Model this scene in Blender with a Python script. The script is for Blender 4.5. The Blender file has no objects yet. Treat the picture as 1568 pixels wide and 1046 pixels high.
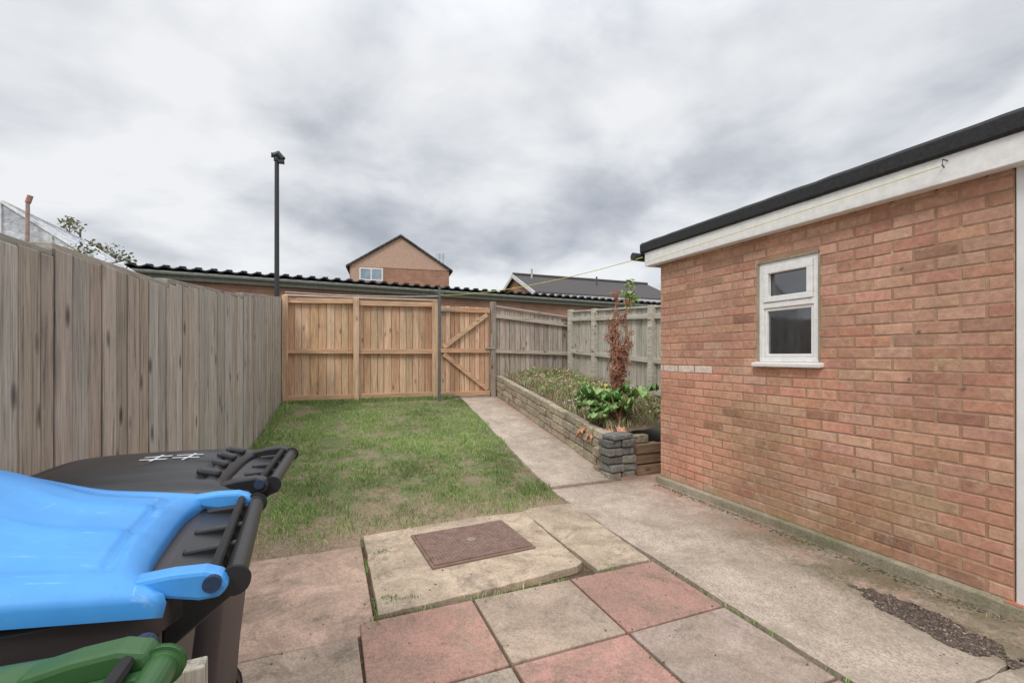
import bpy, math, random
import numpy as np
from mathutils import Vector, Matrix, noise
random.seed(7); rng=np.random.default_rng(7)
S=bpy.context.scene
S.view_settings.view_transform='Standard'; S.view_settings.look='None'; S.view_settings.exposure=0
COL=bpy.context.collection
R=random.uniform

# ------------------------------------------------------------ materials
class NT:
    def __init__(s,name):
        s.m=bpy.data.materials.new(name); s.m.use_nodes=True
        s.t=s.m.node_tree; s.n=s.t.nodes; s.l=s.t.links
        s.b=s.n['Principled BSDF']
    def node(s,t,**k):
        n=s.n.new(t)
        for a,v in k.items(): setattr(n,a,v)
        return n
    def link(s,a,b): s.l.new(a,b)
    def coord(s,scale=(1,1,1),alpha=False):
        tc=s.node('ShaderNodeTexCoord'); v=tc.outputs['Object']
        if alpha:
            at=s.node('ShaderNodeAttribute',attribute_name='Col')
            m=s.node('ShaderNodeMath',operation='MULTIPLY'); m.inputs[1].default_value=37.0
            s.link(at.outputs['Alpha'],m.inputs[0])
            a=s.node('ShaderNodeVectorMath',operation='ADD'); s.link(v,a.inputs[0]); s.link(m.outputs[0],a.inputs[1]); v=a.outputs[0]
        mp=s.node('ShaderNodeVectorMath',operation='MULTIPLY'); mp.inputs[1].default_value=scale
        s.link(v,mp.inputs[0]); return mp.outputs[0]
    def noise(s,vec,scale,detail=5,rough=.6,dist=0):
        n=s.node('ShaderNodeTexNoise'); n.inputs['Scale'].default_value=scale; n.inputs['Detail'].default_value=min(detail,5)
        n.inputs['Roughness'].default_value=rough; n.inputs['Distortion'].default_value=dist
        s.link(vec,n.inputs['Vector']); return n.outputs['Fac']
    def ramp(s,fac,stops):
        r=s.node('ShaderNodeValToRGB'); e=r.color_ramp.elements
        while len(e)<len(stops): e.new(.5)
        for i,(p,c) in enumerate(stops):
            e[i].position=p
            e[i].color=(c,c,c,1) if isinstance(c,(int,float)) else (*c,1)
        s.link(fac,r.inputs[0]); return r.outputs[0]
    def mix(s,a,b,fac,mode='MIX'):
        m=s.node('ShaderNodeMix',data_type='RGBA',blend_type=mode)
        for sock,v in ((m.inputs[6],a),(m.inputs[7],b),(m.inputs[0],fac)):
            if isinstance(v,(int,float)): sock.default_value=v if sock==m.inputs[0] else (v,v,v,1)
            elif isinstance(v,tuple): sock.default_value=(*v,1)
            else: s.link(v,sock)
        return m.outputs[2]
    def attr(s): return s.node('ShaderNodeAttribute',attribute_name='Col').outputs['Color']
    def mask(s,vec,axis,a,b):
        sp=s.node('ShaderNodeSeparateXYZ'); s.link(vec,sp.inputs[0])
        mr=s.node('ShaderNodeMapRange',interpolation_type='SMOOTHSTEP'); mr.inputs[1].default_value=a; mr.inputs[2].default_value=b
        s.link(sp.outputs[axis],mr.inputs[0]); return mr.outputs[0]
    def mul(s,a,b):
        m=s.node('ShaderNodeMath',operation='MULTIPLY')
        for i,q in enumerate((a,b)):
            if isinstance(q,(int,float)): m.inputs[i].default_value=q
            else: s.link(q,m.inputs[i])
        return m.outputs[0]
    def bump(s,h,strength=.3,dist=.01,prev=None):
        b=s.node('ShaderNodeBump'); b.inputs['Strength'].default_value=strength; b.inputs['Distance'].default_value=dist
        s.link(h,b.inputs['Height'])
        if prev: s.link(prev,b.inputs['Normal'])
        return b.outputs[0]
    def out(s,col,rough=.8,normal=None,metal=0,spec=None):
        if isinstance(col,tuple): s.b.inputs['Base Color'].default_value=(*col,1)
        else: s.link(col,s.b.inputs['Base Color'])
        if isinstance(rough,(int,float)): s.b.inputs['Roughness'].default_value=rough
        else: s.link(rough,s.b.inputs['Roughness'])
        s.b.inputs['Metallic'].default_value=metal
        if spec is not None: s.b.inputs['Specular IOR Level'].default_value=spec
        if normal: s.link(normal,s.b.inputs['Normal'])
        return s.m

def M_simple(name,c,rough=.6,var=.25,scale=12,bump=.15,bs=90,metal=0,attr=False,spec=None):
    t=NT(name); v=t.coord()
    n=t.noise(v,scale,5)
    base=t.attr() if attr else c
    k=t.ramp(n,[(.3,1-var),(.7,1+var*.4)])
    col=t.mix(base,k,1.0,'MULTIPLY')
    return t.out(col,rough,t.bump(t.noise(v,bs,3),bump,.004) if bump else None,metal,spec)

def M_wood(name,gs,rough=.85,dark=.45,knots=.9,grey=None,stain=0):
    t=NT(name); v=t.coord(gs,True)
    g=t.noise(v,1.0,5,.72,.8)
    fine=t.noise(t.coord(tuple(x*3.2 if x>10 else x*1.6 for x in gs),True),1.0,3,.6)
    g2=t.noise(t.coord((gs[0]*.25,gs[1]*.25,gs[2]*.5),True),1.0,4)
    k=t.ramp(g,[(.30,dark),(.47,.90),(.72,1.15)])
    col=t.mix(t.attr(),k,1.0,'MULTIPLY')
    col=t.mix(col,t.ramp(fine,[(.32,.74),(.6,1.08)]),1.0,'MULTIPLY')
    col=t.mix(col,t.ramp(g2,[(.3,.80),(.65,1.10)]),1.0,'MULTIPLY')
    if grey:
        gm=t.ramp(t.noise(t.coord((2,2,1.5),True),1.3,5),[(.47,0.0),(.68,.6)])
        gcol=t.mix(grey,k,.8,'MULTIPLY')
        gcol=t.mix(gcol,t.mix(t.attr(),(2.2,2.2,2.2),1.0,'MULTIPLY'),.45,'MULTIPLY')
        col=t.mix(col,gcol,gm)
    if knots:
        vo=t.node('ShaderNodeTexVoronoi'); vo.inputs['Scale'].default_value=1.0
        kv=tuple(7 if x>10 else 2.6 for x in gs)
        t.link(t.coord(kv,True),vo.inputs['Vector'])
        kk=t.ramp(vo.outputs['Distance'],[(.06,.18),(.11,.5),(.17,1.0)])
        col=t.mix(col,kk,knots,'MULTIPLY')
    if stain:
        st=t.noise(t.coord((6,6,1.1),True),1,5,.7)
        col=t.mix(col,(.10,.085,.07),t.ramp(st,[(.54,0),(.74,stain)]))
    return t.out(col,rough,t.bump(g,.6,.005),spec=.2)

def M_concrete(name,attr=False,base=(.4,.35,.3),base2=(.28,.25,.22),speck=.5,stain=None,pink=False,dirt=.55):
    t=NT(name); v=t.coord()
    n=t.noise(v,1.6,5,.65); n2=t.noise(v,6,5,.75,.4)
    if attr:
        col=t.mix(t.attr(),t.ramp(n,[(.3,.76),(.65,1.12)]),1.0,'MULTIPLY')
        col=t.mix(col,(.25,.195,.145),t.ramp(t.noise(v,3.4,5,.78,.9),[(.40,0),(.62,dirt)]))
        col=t.mix(col,(.12,.10,.08),t.ramp(t.noise(v,1.9,5,.82,1.2),[(.54,0),(.66,dirt*.8)]))
        col=t.mix(col,(.12,.105,.085),t.ramp(n2,[(.57,0),(.74,dirt)]))
        col=t.mix(col,(.50,.43,.35),t.ramp(t.noise(v,9,5,.85),[(.60,0),(.76,.45)]))
    else:
        col=t.mix(base2,base,t.ramp(n,[(.35,0),(.62,1)]))
        col=t.mix(col,t.ramp(n2,[(.3,.78),(.7,1.10)]),1.0,'MULTIPLY')
    if pink:
        pm=t.mul(t.mask(v,0,2.80,3.15),t.ramp(t.noise(v,4,5,.7),[(.40,0),(.56,.85)]))
        col=t.mix(col,(.42,.25,.19),pm)
        dm=t.mul(t.mask(v,0,2.62,2.9),t.mul(t.mask(v,1,3.1,2.2),t.ramp(t.noise(v,3,5,.8),[(.36,0),(.56,.85)])))
        col=t.mix(col,(.15,.13,.075),dm)
    vo=t.node('ShaderNodeTexVoronoi'); vo.inputs['Scale'].default_value=110; t.link(v,vo.inputs['Vector'])
    sp=t.ramp(vo.outputs['Color'],[(.2,.66),(.5,1.0),(.85,1.28)])
    col=t.mix(col,sp,speck,'MULTIPLY')
    if stain:
        col=t.mix(col,stain,t.ramp(t.noise(v,2.3,5,.75,.4),[(.50,0),(.66,.7)]))
    nb=t.bump(vo.outputs['Distance'],.3,.004); nb=t.bump(n2,.4,.01,nb)
    return t.out(col,.92,nb,spec=.2)

m_woodL=M_wood('weathered_wood',(58,58,2.6),dark=.36,grey=(.50,.47,.43),stain=.45)
m_woodN=M_wood('new_wood',(40,40,2.5),dark=.72,stain=.06,knots=.65)
m_woodNX=M_wood('new_wood_rail',(2.5,40,40),dark=.72,knots=.6)
m_woodLY=M_wood('weathered_rail',(40,2.5,40),dark=.45)
m_path=M_concrete('path_concrete',base=(.53,.44,.36),base2=(.41,.335,.27),speck=.65,stain=(.28,.235,.185),pink=True)
m_slab=M_concrete('slab_concrete',attr=True,speck=.42,dirt=.62)
m_plinth=M_concrete('plinth_concrete',base=(.42,.37,.28),base2=(.25,.23,.15),speck=.5)
m_white=M_simple('white_paint',(.80,.80,.79),.45,.08,9,.08,60)
m_whiteold=M_simple('white_old_paint',(.88,.87,.85),.6,.12,20,.3,45)
m_felt=M_simple('roof_felt',(.035,.036,.038),.9,.4,40,.9,220)
m_blackmetal=M_simple('black_metal',(.03,.033,.037),.5,.2,8,.05)
m_greymetal=M_simple('grey_metal',(.13,.15,.16),.5,.4,14,.2,80)
m_blackpl=M_simple('black_plastic',(.022,.022,.024),.36,.25,5,.10,300)
m_bodypl=M_simple('charcoal_plastic',(.060,.050,.053),.5,.3,3,.10,300)
m_green=M_simple('green_plastic',(.04,.115,.035),.4,.25,5,.1,300)
m_attr=M_simple('attr_mat',(1,1,1),.8,.3,14,.2,120,attr=True)
m_leaf=M_simple('leaf_mat',(1,1,1),.55,.3,26,0,90,attr=True)
m_leaf.node_tree.nodes['Principled BSDF'].inputs['Specular IOR Level'].default_value=.3
m_soil=M_concrete('soil_mat',base=(.20,.145,.10),base2=(.09,.065,.045),speck=.9)

def make_blue():
    t=NT('blue_plastic'); v=t.coord()
    n=t.noise(v,4,5,.6,.3)
    col=t.mix((.055,.285,.70),(.085,.36,.80),t.ramp(n,[(.35,0),(.65,1)]))
    sc=t.noise(t.coord((14,110,14)),1,4,.7,.4)
    col=t.mix(col,(.32,.55,.85),t.ramp(sc,[(.62,0),(.70,.4)]))
    sc2=t.noise(t.coord((90,16,16)),1,4,.7,.6)
    col=t.mix(col,(.36,.58,.86),t.ramp(sc2,[(.66,0),(.73,.4)]))
    col=t.mix(col,(.05,.17,.36),t.ramp(t.noise(v,26,5,.8),[(.60,0),(.74,.5)]))
    return t.out(col,t.ramp(n,[(.3,.26),(.7,.45)]),t.bump(n,.1,.01))
m_bluepl=make_blue()

def make_brickgeo():
    t=NT('brick_face'); v=t.coord()
    n=t.noise(v,28,5,.75); n2=t.noise(v,2.0,5)
    col=t.mix(t.attr(),t.ramp(n,[(.3,.72),(.68,1.12)]),1.0,'MULTIPLY')
    col=t.mix(col,(.62,.47,.31),t.ramp(t.noise(v,11,5,.82),[(.53,0),(.70,.6)]))
    col=t.mix(col,t.ramp(n2,[(.3,.78),(.7,1.12)]),1.0,'MULTIPLY')
    col=t.mix(col,(.20,.12,.09),t.ramp(t.noise(v,5,5,.8,.3),[(.57,0),(.75,.55)]))
    col=t.mix(col,(.66,.55,.46),t.mul(t.mask(v,2,1.5,.4),t.ramp(t.noise(v,3.3,5,.85,.5),[(.54,0),(.72,.55)])))
    nb=t.bump(t.noise(t.coord((1,60,160)),1,4),.25,.003); nb=t.bump(n,.6,.006,nb)
    return t.out(col,.9,nb,spec=.2)
m_brick=make_brickgeo()
def make_mortar():
    t=NT('mortar'); v=t.coord()
    col=t.mix((.46,.32,.215),(.36,.22,.15),t.ramp(t.noise(v,3,5),[(.35,0),(.6,1)]))
    col=t.mix(col,(.62,.50,.28),t.ramp(t.noise(v,5,5,.75),[(.56,0),(.68,.85)]))
    return t.out(col,.95,t.bump(t.noise(v,120,4),.6,.005),spec=.1)
m_mortar=make_mortar()
def make_brickfar(name,c1,c2,cm):
    t=NT(name); tc=t.node('ShaderNodeTexCoord'); sp=t.node('ShaderNodeSeparateXYZ'); cb=t.node('ShaderNodeCombineXYZ')
    t.link(tc.outputs['Object'],sp.inputs[0])
    ad=t.node('ShaderNodeMath',operation='ADD'); t.link(sp.outputs[0],ad.inputs[0]); t.link(sp.outputs[1],ad.inputs[1])
    t.link(ad.outputs[0],cb.inputs[0]); t.link(sp.outputs[2],cb.inputs[1])
    b=t.node('ShaderNodeTexBrick'); b.inputs['Scale'].default_value=1
    b.inputs['Brick Width'].default_value=.225; b.inputs['Row Height'].default_value=.075; b.inputs['Mortar Size'].default_value=.008
    b.inputs['Color1'].default_value=(*c1,1); b.inputs['Color2'].default_value=(*c2,1); b.inputs['Mortar'].default_value=(*cm,1)
    t.link(cb.outputs[0],b.inputs['Vector'])
    col=t.mix(b.outputs['Color'],t.ramp(t.noise(tc.outputs['Object'],1.5,5),[(.3,.75),(.7,1.15)]),1.0,'MULTIPLY')
    return t.out(col,.9)
m_bfar=make_brickfar('garage_brick',(.42,.22,.15),(.34,.17,.12),(.36,.26,.2))
m_bhouse=make_brickfar('house_brick',(.44,.23,.155),(.36,.17,.115),(.36,.24,.17))
def make_glass():
    t=NT('window_glass'); t.b.inputs['IOR'].default_value=2.0
    v=t.coord(); return t.out((.012,.014,.018),t.ramp(t.noise(v,6,5),[(.4,.03),(.7,.12)]),None,0,.8)
m_glass=make_glass()
def make_tiles():
    t=NT('roof_tiles'); w=t.node('ShaderNodeTexWave',wave_type='BANDS',bands_direction='X'); w.inputs['Scale'].default_value=1.1
    v=t.coord(); t.link(v,w.inputs['Vector'])
    w2=t.node('ShaderNodeTexWave',wave_type='BANDS',bands_direction='Y'); w2.inputs['Scale'].default_value=1.0; t.link(v,w2.inputs['Vector'])
    col=t.mix((.085,.075,.075),t.ramp(w.outputs['Fac'],[(.2,.6),(.6,1.1)]),1,'MULTIPLY')
    col=t.mix(col,t.ramp(w2.outputs['Fac'],[(.05,.5),(.3,1.1)]),1,'MULTIPLY')
    return t.out(col,.8)
m_tiles=make_tiles()

# ------------------------------------------------------------ mesh builder
class MB:
    def __init__(s): s.v=[];s.f=[];s.c=[]
    def add(s,vs,fs,col=(1,1,1),rnd=None,cols=None):
        o=len(s.v); s.v+= [tuple(p) for p in vs]; s.f+=[tuple(i+o for i in f) for f in fs]
        r=random.random() if rnd is None else rnd
        s.c+=[(*c,r) for c in cols] if cols else [(*col,r)]*len(vs)
    def box(s,c,size,rot=None,col=(1,1,1),rnd=None):
        hx,hy,hz=[q/2 for q in size]; c=Vector(c)
        vs=[Vector((x*hx,y*hy,z*hz)) for z in(-1,1) for y in(-1,1) for x in(-1,1)]
        if rot: vs=[rot@p for p in vs]
        vs=[p+c for p in vs]
        s.add(vs,[(0,2,3,1),(4,5,7,6),(0,1,5,4),(2,6,7,3),(0,4,6,2),(1,3,7,5)],col,rnd)
    def board(s,c,size,rot,col,edge=.4,ch=.006):
        hx,hy,hz=[q/2 for q in size]; c=Vector(c)
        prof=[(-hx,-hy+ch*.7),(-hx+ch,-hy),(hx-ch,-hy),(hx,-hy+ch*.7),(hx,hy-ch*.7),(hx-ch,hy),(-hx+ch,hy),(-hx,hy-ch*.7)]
        seam_shade=tuple(q*edge for q in col); pc=[seam_shade,col,col,seam_shade,seam_shade,col,col,seam_shade]  # chamfer vertices carry painted darkening, standing in for shadow gaps between boards
        zs=[-hz,hz-.006,hz]; vs=[];cc=[]
        for i,z in enumerate(zs):
            for p,k in zip(prof,pc):
                q=Vector((p[0],p[1],z)); 
                if i==2: q.x*=.97; q.y*=.8
                vs.append((rot@q)+c); cc.append(k)
        n=8; fs=[(i*n+k,i*n+(k+1)%n,(i+1)*n+(k+1)%n,(i+1)*n+k) for i in range(2) for k in range(n)]+[tuple(2*n+k for k in range(n))]
        s.add(vs,fs,col,cols=cc)
    def beam(s,a,b,w,h,col=(1,1,1),up=(0,0,1)):
        a=Vector(a);b=Vector(b);d=(b-a);L=d.length;d.normalize();u=Vector(up)
        sd=d.cross(u).normalized();u=sd.cross(d)
        s.box((a+b)/2,(L,w,h),Matrix((d,sd,u)).transposed(),col)
    def tube(s,pts,r,seg=8,col=(1,1,1),cap=True):
        pts=[Vector(p) for p in pts]; n=len(pts); vs=[]
        if isinstance(r,(int,float)): r=[r]*n
        for i,p in enumerate(pts):
            d=(pts[min(i+1,n-1)]-pts[max(i-1,0)]).normalized()
            a=Vector((0,0,1)) if abs(d.z)<.9 else Vector((1,0,0))
            x=d.cross(a).normalized();y=d.cross(x)
            for k in range(seg):
                t=2*math.pi*k/seg; vs.append(p+(x*math.cos(t)+y*math.sin(t))*r[i])
        fs=[(i*seg+k,i*seg+(k+1)%seg,(i+1)*seg+(k+1)%seg,(i+1)*seg+k) for i in range(n-1) for k in range(seg)]
        if cap: fs+= [tuple(range(seg)),tuple((n-1)*seg+k for k in reversed(range(seg)))]
        s.add(vs,fs,col)
    def obj(s,name,mat,parent=None,bevel=0,smooth=False):
        me=bpy.data.meshes.new(name); me.from_pydata(s.v,[],s.f)
        a=me.color_attributes.new('Col','FLOAT_COLOR','POINT')
        a.data.foreach_set('color',np.array(s.c,dtype=np.float32).ravel())
        me.materials.append(mat)
        if smooth: me.polygons.foreach_set('use_smooth',[True]*len(me.polygons))
        o=bpy.data.objects.new(name,me); COL.objects.link(o)
        if bevel:
            q=o.modifiers.new('b','BEVEL'); q.width=bevel; q.segments=2; q.limit_method='ANGLE'
        if parent: o.parent=parent
        return o
def empty(name,loc=(0,0,0)):
    e=bpy.data.objects.new(name,None); COL.objects.link(e); e.location=loc; e.empty_display_size=.2; return e
def jit(c,a=.1,h=.03):
    k=1+R(-a,a); return tuple(max(0,x*k*(1+R(-h,h))) for x in c)
def fn(x,y,s=1.0,o=0): return noise.noise(Vector((x*s+o,y*s-o,o*1.7)))

def gz(y): return float(np.interp(y,[-60,3.75,4.2,8.6,12,500],[0,0,.035,.56,.85,.85]))
def fx(y): return -1.12+.048*y      # left fence plane

# ------------------------------------------------------------ camera
cam=bpy.data.cameras.new('camera'); co=bpy.data.objects.new('camera',cam); COL.objects.link(co)
cam.lens=16; cam.sensor_width=36; cam.shift_y=22/1568; cam.clip_start=.05; cam.clip_end=2000
co.location=(0,0,1.4); co.rotation_euler=(math.radians(90),0,math.radians(-22.2)); S.camera=co

# ------------------------------------------------------------ ground
g=MB(); ys=[-300,-60,-10,0,1,2,3,3.75,4.2,5,6,7,8,8.6,9.5,11,12,14,20,40,100,600]; xs=[-600,-100,-20,-5,-1,0,1,2,3,4,6,10,25,100,600]
vs=[(x,y,gz(y)-.012) for y in ys for x in xs]; W=len(xs)
fs=[(j*W+i,j*W+i+1,(j+1)*W+i+1,(j+1)*W+i) for j in range(len(ys)-1) for i in range(W-1)]
g.add(vs,fs)
t=NT('ground_mat'); v=t.coord()
col=t.mix((.10,.085,.06),(.07,.10,.035),t.ramp(t.noise(v,3,5),[(.4,0),(.6,1)]))
g.obj('ground',t.out(col,.95,t.bump(t.noise(v,60,5),.6,.01)))

# ------------------------------------------------------------ patio slabs
RED=(.47,.27,.22);BUF=(.46,.35,.27);GRY=(.42,.345,.28);PNK=(.56,.40,.305)
p=MB()
def slab(x0,x1,y0,y1,c,z=.03,t=.05):
    g_=.007
    rot=Matrix.Rotation(math.radians(R(-.5,.5)),3,'Z')@Matrix.Rotation(R(-.006,.006),3,'X')@Matrix.Rotation(R(-.006,.006),3,'Y')
    p.box(((x0+x1)/2,(y0+y1)/2,z-t/2+R(-.003,.003)),(x1-x0-g_*2,y1-y0-g_*2,t),rot,jit(c,.06,.03))
xsl=[-1.09,-.47,.15,.763,1.385,2.02]
rows=[(1.87,2.46,[BUF,GRY,RED,BUF,RED]),(1.27,1.87,[RED,BUF,GRY,RED,GRY]),(.67,1.27,[BUF,GRY,RED,GRY,RED]),(.07,.67,[GRY,RED,GRY,RED,BUF]),
      (-.53,.07,[RED,GRY,RED,GRY,RED]),(-1.13,-.53,[GRY,RED,BUF,RED,GRY]),(-1.73,-1.13,[RED,GRY,RED,GRY,RED])]
for y0,y1,cs in rows:
    for i,c in enumerate(cs):
        if y0>1.8 and i<2: continue
        slab(xsl[i],xsl[i+1],y0,y1,c)
slab(-1.09,-.46,1.87,2.35,BUF); slab(-.46,.15,1.87,2.35,BUF)
slab(-1.05,.24,2.36,3.50,PNK,.022)
p.obj('patio',m_slab,bevel=.006)
a=MB()
def poly_prism(mb,pts,z0,z1,col=(1,1,1)):
    q=[]
    n0=len(pts)
    for i in range(n0):
        a_=Vector(pts[i]); b_=Vector(pts[(i+1)%n0]); L=(b_-a_).length; k=max(1,int(L/.06))
        for m in range(k):
            pp=a_.lerp(b_,m/k); 
            if m: pp=pp+Vector((R(-.005,.005),R(-.005,.005)))
            q.append((pp.x,pp.y))
    n=len(q); vs=[(x,y,z0) for x,y in q]+[(x,y,z1) for x,y in q]
    mb.add(vs,[tuple(range(n,2*n))]+[(i,(i+1)%n,n+(i+1)%n,n+i) for i in range(n)],col)
poly_prism(a,[(.25,2.47),(.9,2.50),(1.5,2.56),(1.56,2.60),(1.585,3.62),(1.2,3.66),(.26,3.60)],0,.048,(.54,.43,.32))
poly_prism(a,[(1.60,2.48),(2.01,2.48),(2.10,3.70),(1.7,3.72),(1.60,3.66)],0,.038,(.53,.43,.32))
a.obj('concrete_apron',m_slab,bevel=.005)
j=MB(); j.add([(-1.1,-2,-.004),(2.1,-2,-.004),(2.1,3.7,-.004),(-1.1,3.7,-.004)],[(0,1,2,3)]); 
j.obj('joint_soil',m_soil)

# walkway + sloped path
w=MB()
poly_prism(w,[(2.04,-2),(3.36,-2),(3.36,1.02),(2.04,1.02)],-.02,.034)
poly_prism(w,[(2.04,1.03),(3.36,1.03),(3.36,3.93),(5.5,3.93),(5.5,4.5),(2.9,4.5),(2.88,4.15),(2.12,4.15),(2.06,3.0)],-.02,.036)
nn=14; vs=[];fs=[]
for i in range(nn+1):
    y=4.165+(8.75-4.165)*i/nn; z=gz(y)+.03
    vs+=[(2.10+.075*(y-4.2)+.012*fn(y,0,2.5),y,z),(3.2,y,z),(2.08+.075*(y-4.2),y,z-.08),(3.2,y,z-.08)]
for i in range(nn):
    q=i*4; fs+=[(q,q+1,q+5,q+4),(q,q+4,q+6,q+2)]
fs+=[(0,2,3,1)]
w.add(vs,fs); w.obj('path',m_path)

# gravel patch beside shed + debris
kb=MB()
for i in range(12000):
    y=R(.9,1.95); x=R(2.62,3.12)
    cxp=2.84+.13*(y-1.2)
    e=((y-1.36)/.36)**2+((x-cxp)/.12)**2
    if e>1.0+.9*fn(x,y,8)+.5*fn(x,y,20): continue
    s=R(.002,.0070); c=random.choice([(.17,.125,.095),(.11,.085,.065),(.08,.06,.05),(.20,.14,.105),(.14,.10,.08),(.38,.34,.30) if random.random()<.3 else (.12,.095,.07)])
    rot=Matrix.Rotation(R(0,3),3,'Z')@Matrix.Rotation(R(0,3),3,'X')
    kb.box((x,y,.036+R(0,.004)),(s*2,s*1.5,s),rot,c)
for i in range(900):
    y=R(1.2,3.9); x=3.275-abs(random.gauss(0,.035)); s=R(.002,.006)
    kb.box((x,y,.038),(s*2,s*1.5,s),Matrix.Rotation(R(0,3),3,'Z'),random.choice([(.16,.13,.10),(.3,.27,.22),(.08,.1,.04)]))
for i in range(420):
    x=R(-.3,3.2); y=R(.8,4.1); s=R(.002,.005)
    kb.box((x,y,.05 if (.26<x<1.58 and 2.6<y<3.6) else .036),(s*2,s*1.5,s*.6),Matrix.Rotation(R(0,3),3,'Z'),random.choice([(.16,.13,.10),(.5,.47,.42),(.08,.07,.05),(.2,.12,.05)]))
kb.obj('gravel_patch',m_attr)
# ------------------------------------------------------------ manhole cover
E=empty('manhole_cover'); mh=MB(); rot=Matrix.Rotation(math.radians(3.5),3,'Z'); cx,cy=.975,3.17
mh.box((cx,cy,.052),(.745,.59,.016),rot,(.22,.135,.105))
mh.obj('frame',m_attr,E,bevel=.004)
mh=MB(); mh.box((cx,cy,.062),(.70,.545,.010),rot,(.22,.14,.11)); 
for i in range(29):
    for k in range(22):
        x=-.33+i*.0236; y=-.252+k*.024
        if abs(x)<.07 and abs(y)<.045: continue
        pp=rot@Vector((x,y,0)); mh.box((cx+pp.x,cy+pp.y,.0685),(.015,.006,.004) if (i+k)%2 else (.006,.015,.004),rot,jit((.31,.205,.165),.2))
mh.tube([(cx,cy,.066),(cx,cy,.073)],.035,16,(.30,.23,.19))
mh.obj('lid',m_attr,E)

# ------------------------------------------------------------ lawn
def front(x): return 3.56+.06*x+.10*fn(x,0,2.2,3)+.03*fn(x,0,9,3)
def inlawn(x,y):
    return x>fx(y)+.02 and x<2.10+.075*(y-4.2)-.015+.05*fn(x,y,3) and y<8.55 and y>front(x)
lm=MB(); nx,ny=60,90; vs=[];
for jy in range(ny+1):
    for ix in range(nx+1):
        y=3.5+5.15*jy/ny; x0=fx(y); x1=2.13+.075*(y-4.2) if y>4.15 else 2.12
        ye=y
        if jy==0: ye=3.52+.06*(x0+(x1-x0)*ix/nx)+.06*fn(ix*.1,0,2)
        x=x0+(x1-x0)*ix/nx
        e=min(1,ix/2,(nx-ix)/2,jy/2)
        vs.append((x,ye,gz(ye)-.005+.035*e+.012*fn(x,ye,2.5)*e+.008*fn(x,ye,9)*e))
fs=[(jy*(nx+1)+ix,jy*(nx+1)+ix+1,(jy+1)*(nx+1)+ix+1,(jy+1)*(nx+1)+ix) for jy in range(ny) for ix in range(nx)]
lm.add(vs,fs)
t=NT('lawn_mat'); v=t.coord(); 
col=t.mix((.28,.21,.14),(.15,.19,.07),t.ramp(t.noise(v,5,5,.7),[(.42,0),(.55,1)]))
col=t.mix((.34,.25,.17),col,t.mask(v,1,3.8,4.5))
col=t.mix(col,t.ramp(t.noise(v,50,5),[(.3,.6),(.7,1.2)]),1,'MULTIPLY')
lm.obj('lawn',t.out(col,.95,t.bump(t.noise(v,45,5),.9,.02)),smooth=True)

def blades(name,P,hmin,hmax,width,cols,lean=.5):
    n=len(P); P=np.array(P,dtype=np.float64)
    h=rng.uniform(hmin,hmax,n)*P[:,3]; a=rng.uniform(0,2*np.pi,n); la=rng.uniform(0,2*np.pi,n); ln=rng.uniform(.1,lean,n)*h
    w=rng.uniform(.6,1.3,n)*width
    ax=np.stack([np.cos(a),np.sin(a),0*a],1); L=np.stack([np.cos(la),np.sin(la),0*a],1)
    b=P[:,:3]; v0=b-ax*w[:,None]; v1=b+ax*w[:,None]
    m=b+L*(ln*.35)[:,None]; m[:,2]+=h*.6; v2=m+ax*(w*.75)[:,None]; v3=m-ax*(w*.75)[:,None]
    v4=b+L*ln[:,None]; v4[:,2]+=h*.95
    V=np.stack([v0,v1,v2,v3,v4],1).reshape(-1,3)
    me=bpy.data.meshes.new(name); me.vertices.add(n*5); me.vertices.foreach_set('co',V.ravel())
    idx=np.arange(n)[:,None]*5; loops=np.concatenate([idx+np.array([0,1,2,3]),idx+np.array([3,2,4])],1).ravel()
    me.loops.add(n*7); me.loops.foreach_set('vertex_index',loops.astype(np.int32))
    me.polygons.add(n*2); ls=(np.arange(n)[:,None]*7+np.array([0,4])).ravel()
    me.polygons.foreach_set('loop_start',ls.astype(np.int32)); me.polygons.foreach_set('loop_total',np.tile([4,3],n).astype(np.int32))
    me.update(calc_edges=True); me.validate()
    C=np.array(cols)[rng.integers(0,len(cols),n)]*rng.uniform(.70,1.3,(n,1))*(P[:,4:5] if P.shape[1]>4 else 1)
    C=np.concatenate([C,rng.uniform(0,1,(n,1))],1); C=np.repeat(C,5,0)
    at=me.color_attributes.new('Col','FLOAT_COLOR','POINT'); at.data.foreach_set('color',C.astype(np.float32).ravel())
    me.materials.append(m_leaf); o=bpy.data.objects.new(name,me); COL.objects.link(o); return o
GC=[(.22,.35,.085),(.26,.41,.105),(.31,.45,.14),(.18,.30,.075),(.38,.43,.19),(.48,.43,.27)]
P=[]
while len(P)<125000:
    x=R(-1,2.5); y=3.5+5.1*random.random()
    if not inlawn(x,y): continue
    d=.62+1.4*fn(x,y,1.5)+1.1*fn(x,y,5,5)
    edge=(y-front(x))/(.85-.15*x)
    if edge<1: d=(d+.3)*max(0.02,edge)**1.4-.26*(1-edge)
    if random.random()<max(.02,d+.36): 
        P.append((x,y,gz(y)+.022,.9+.9*fn(x,y,3,9)+.7*fn(x,y,12,9),1+.6*fn(x,y,1.2,12)))
blades('grass',P,.018,.055,.0023,GC,1.0)
P=[]
for i in range(5000):
    y=R(3.9,8.5); x=fx(y)+abs(random.gauss(0,.05))+.03; P.append((x,y,gz(y)+.02,1.5))
for i in range(4500):
    x=R(-.7,2.2); y=8.55-abs(random.gauss(0,.05)); P.append((x,y,gz(y)+.02,1.4))
for i in range(200):
    x,y=random.choice([(R(.3,.5),2.57+R(-.02,.02)),(.33+R(-.05,.05),2.62+R(-.02,.02)),(R(.3,.42),3.25+R(-.03,.03))]); P.append((x,y,.046,.2))
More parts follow.
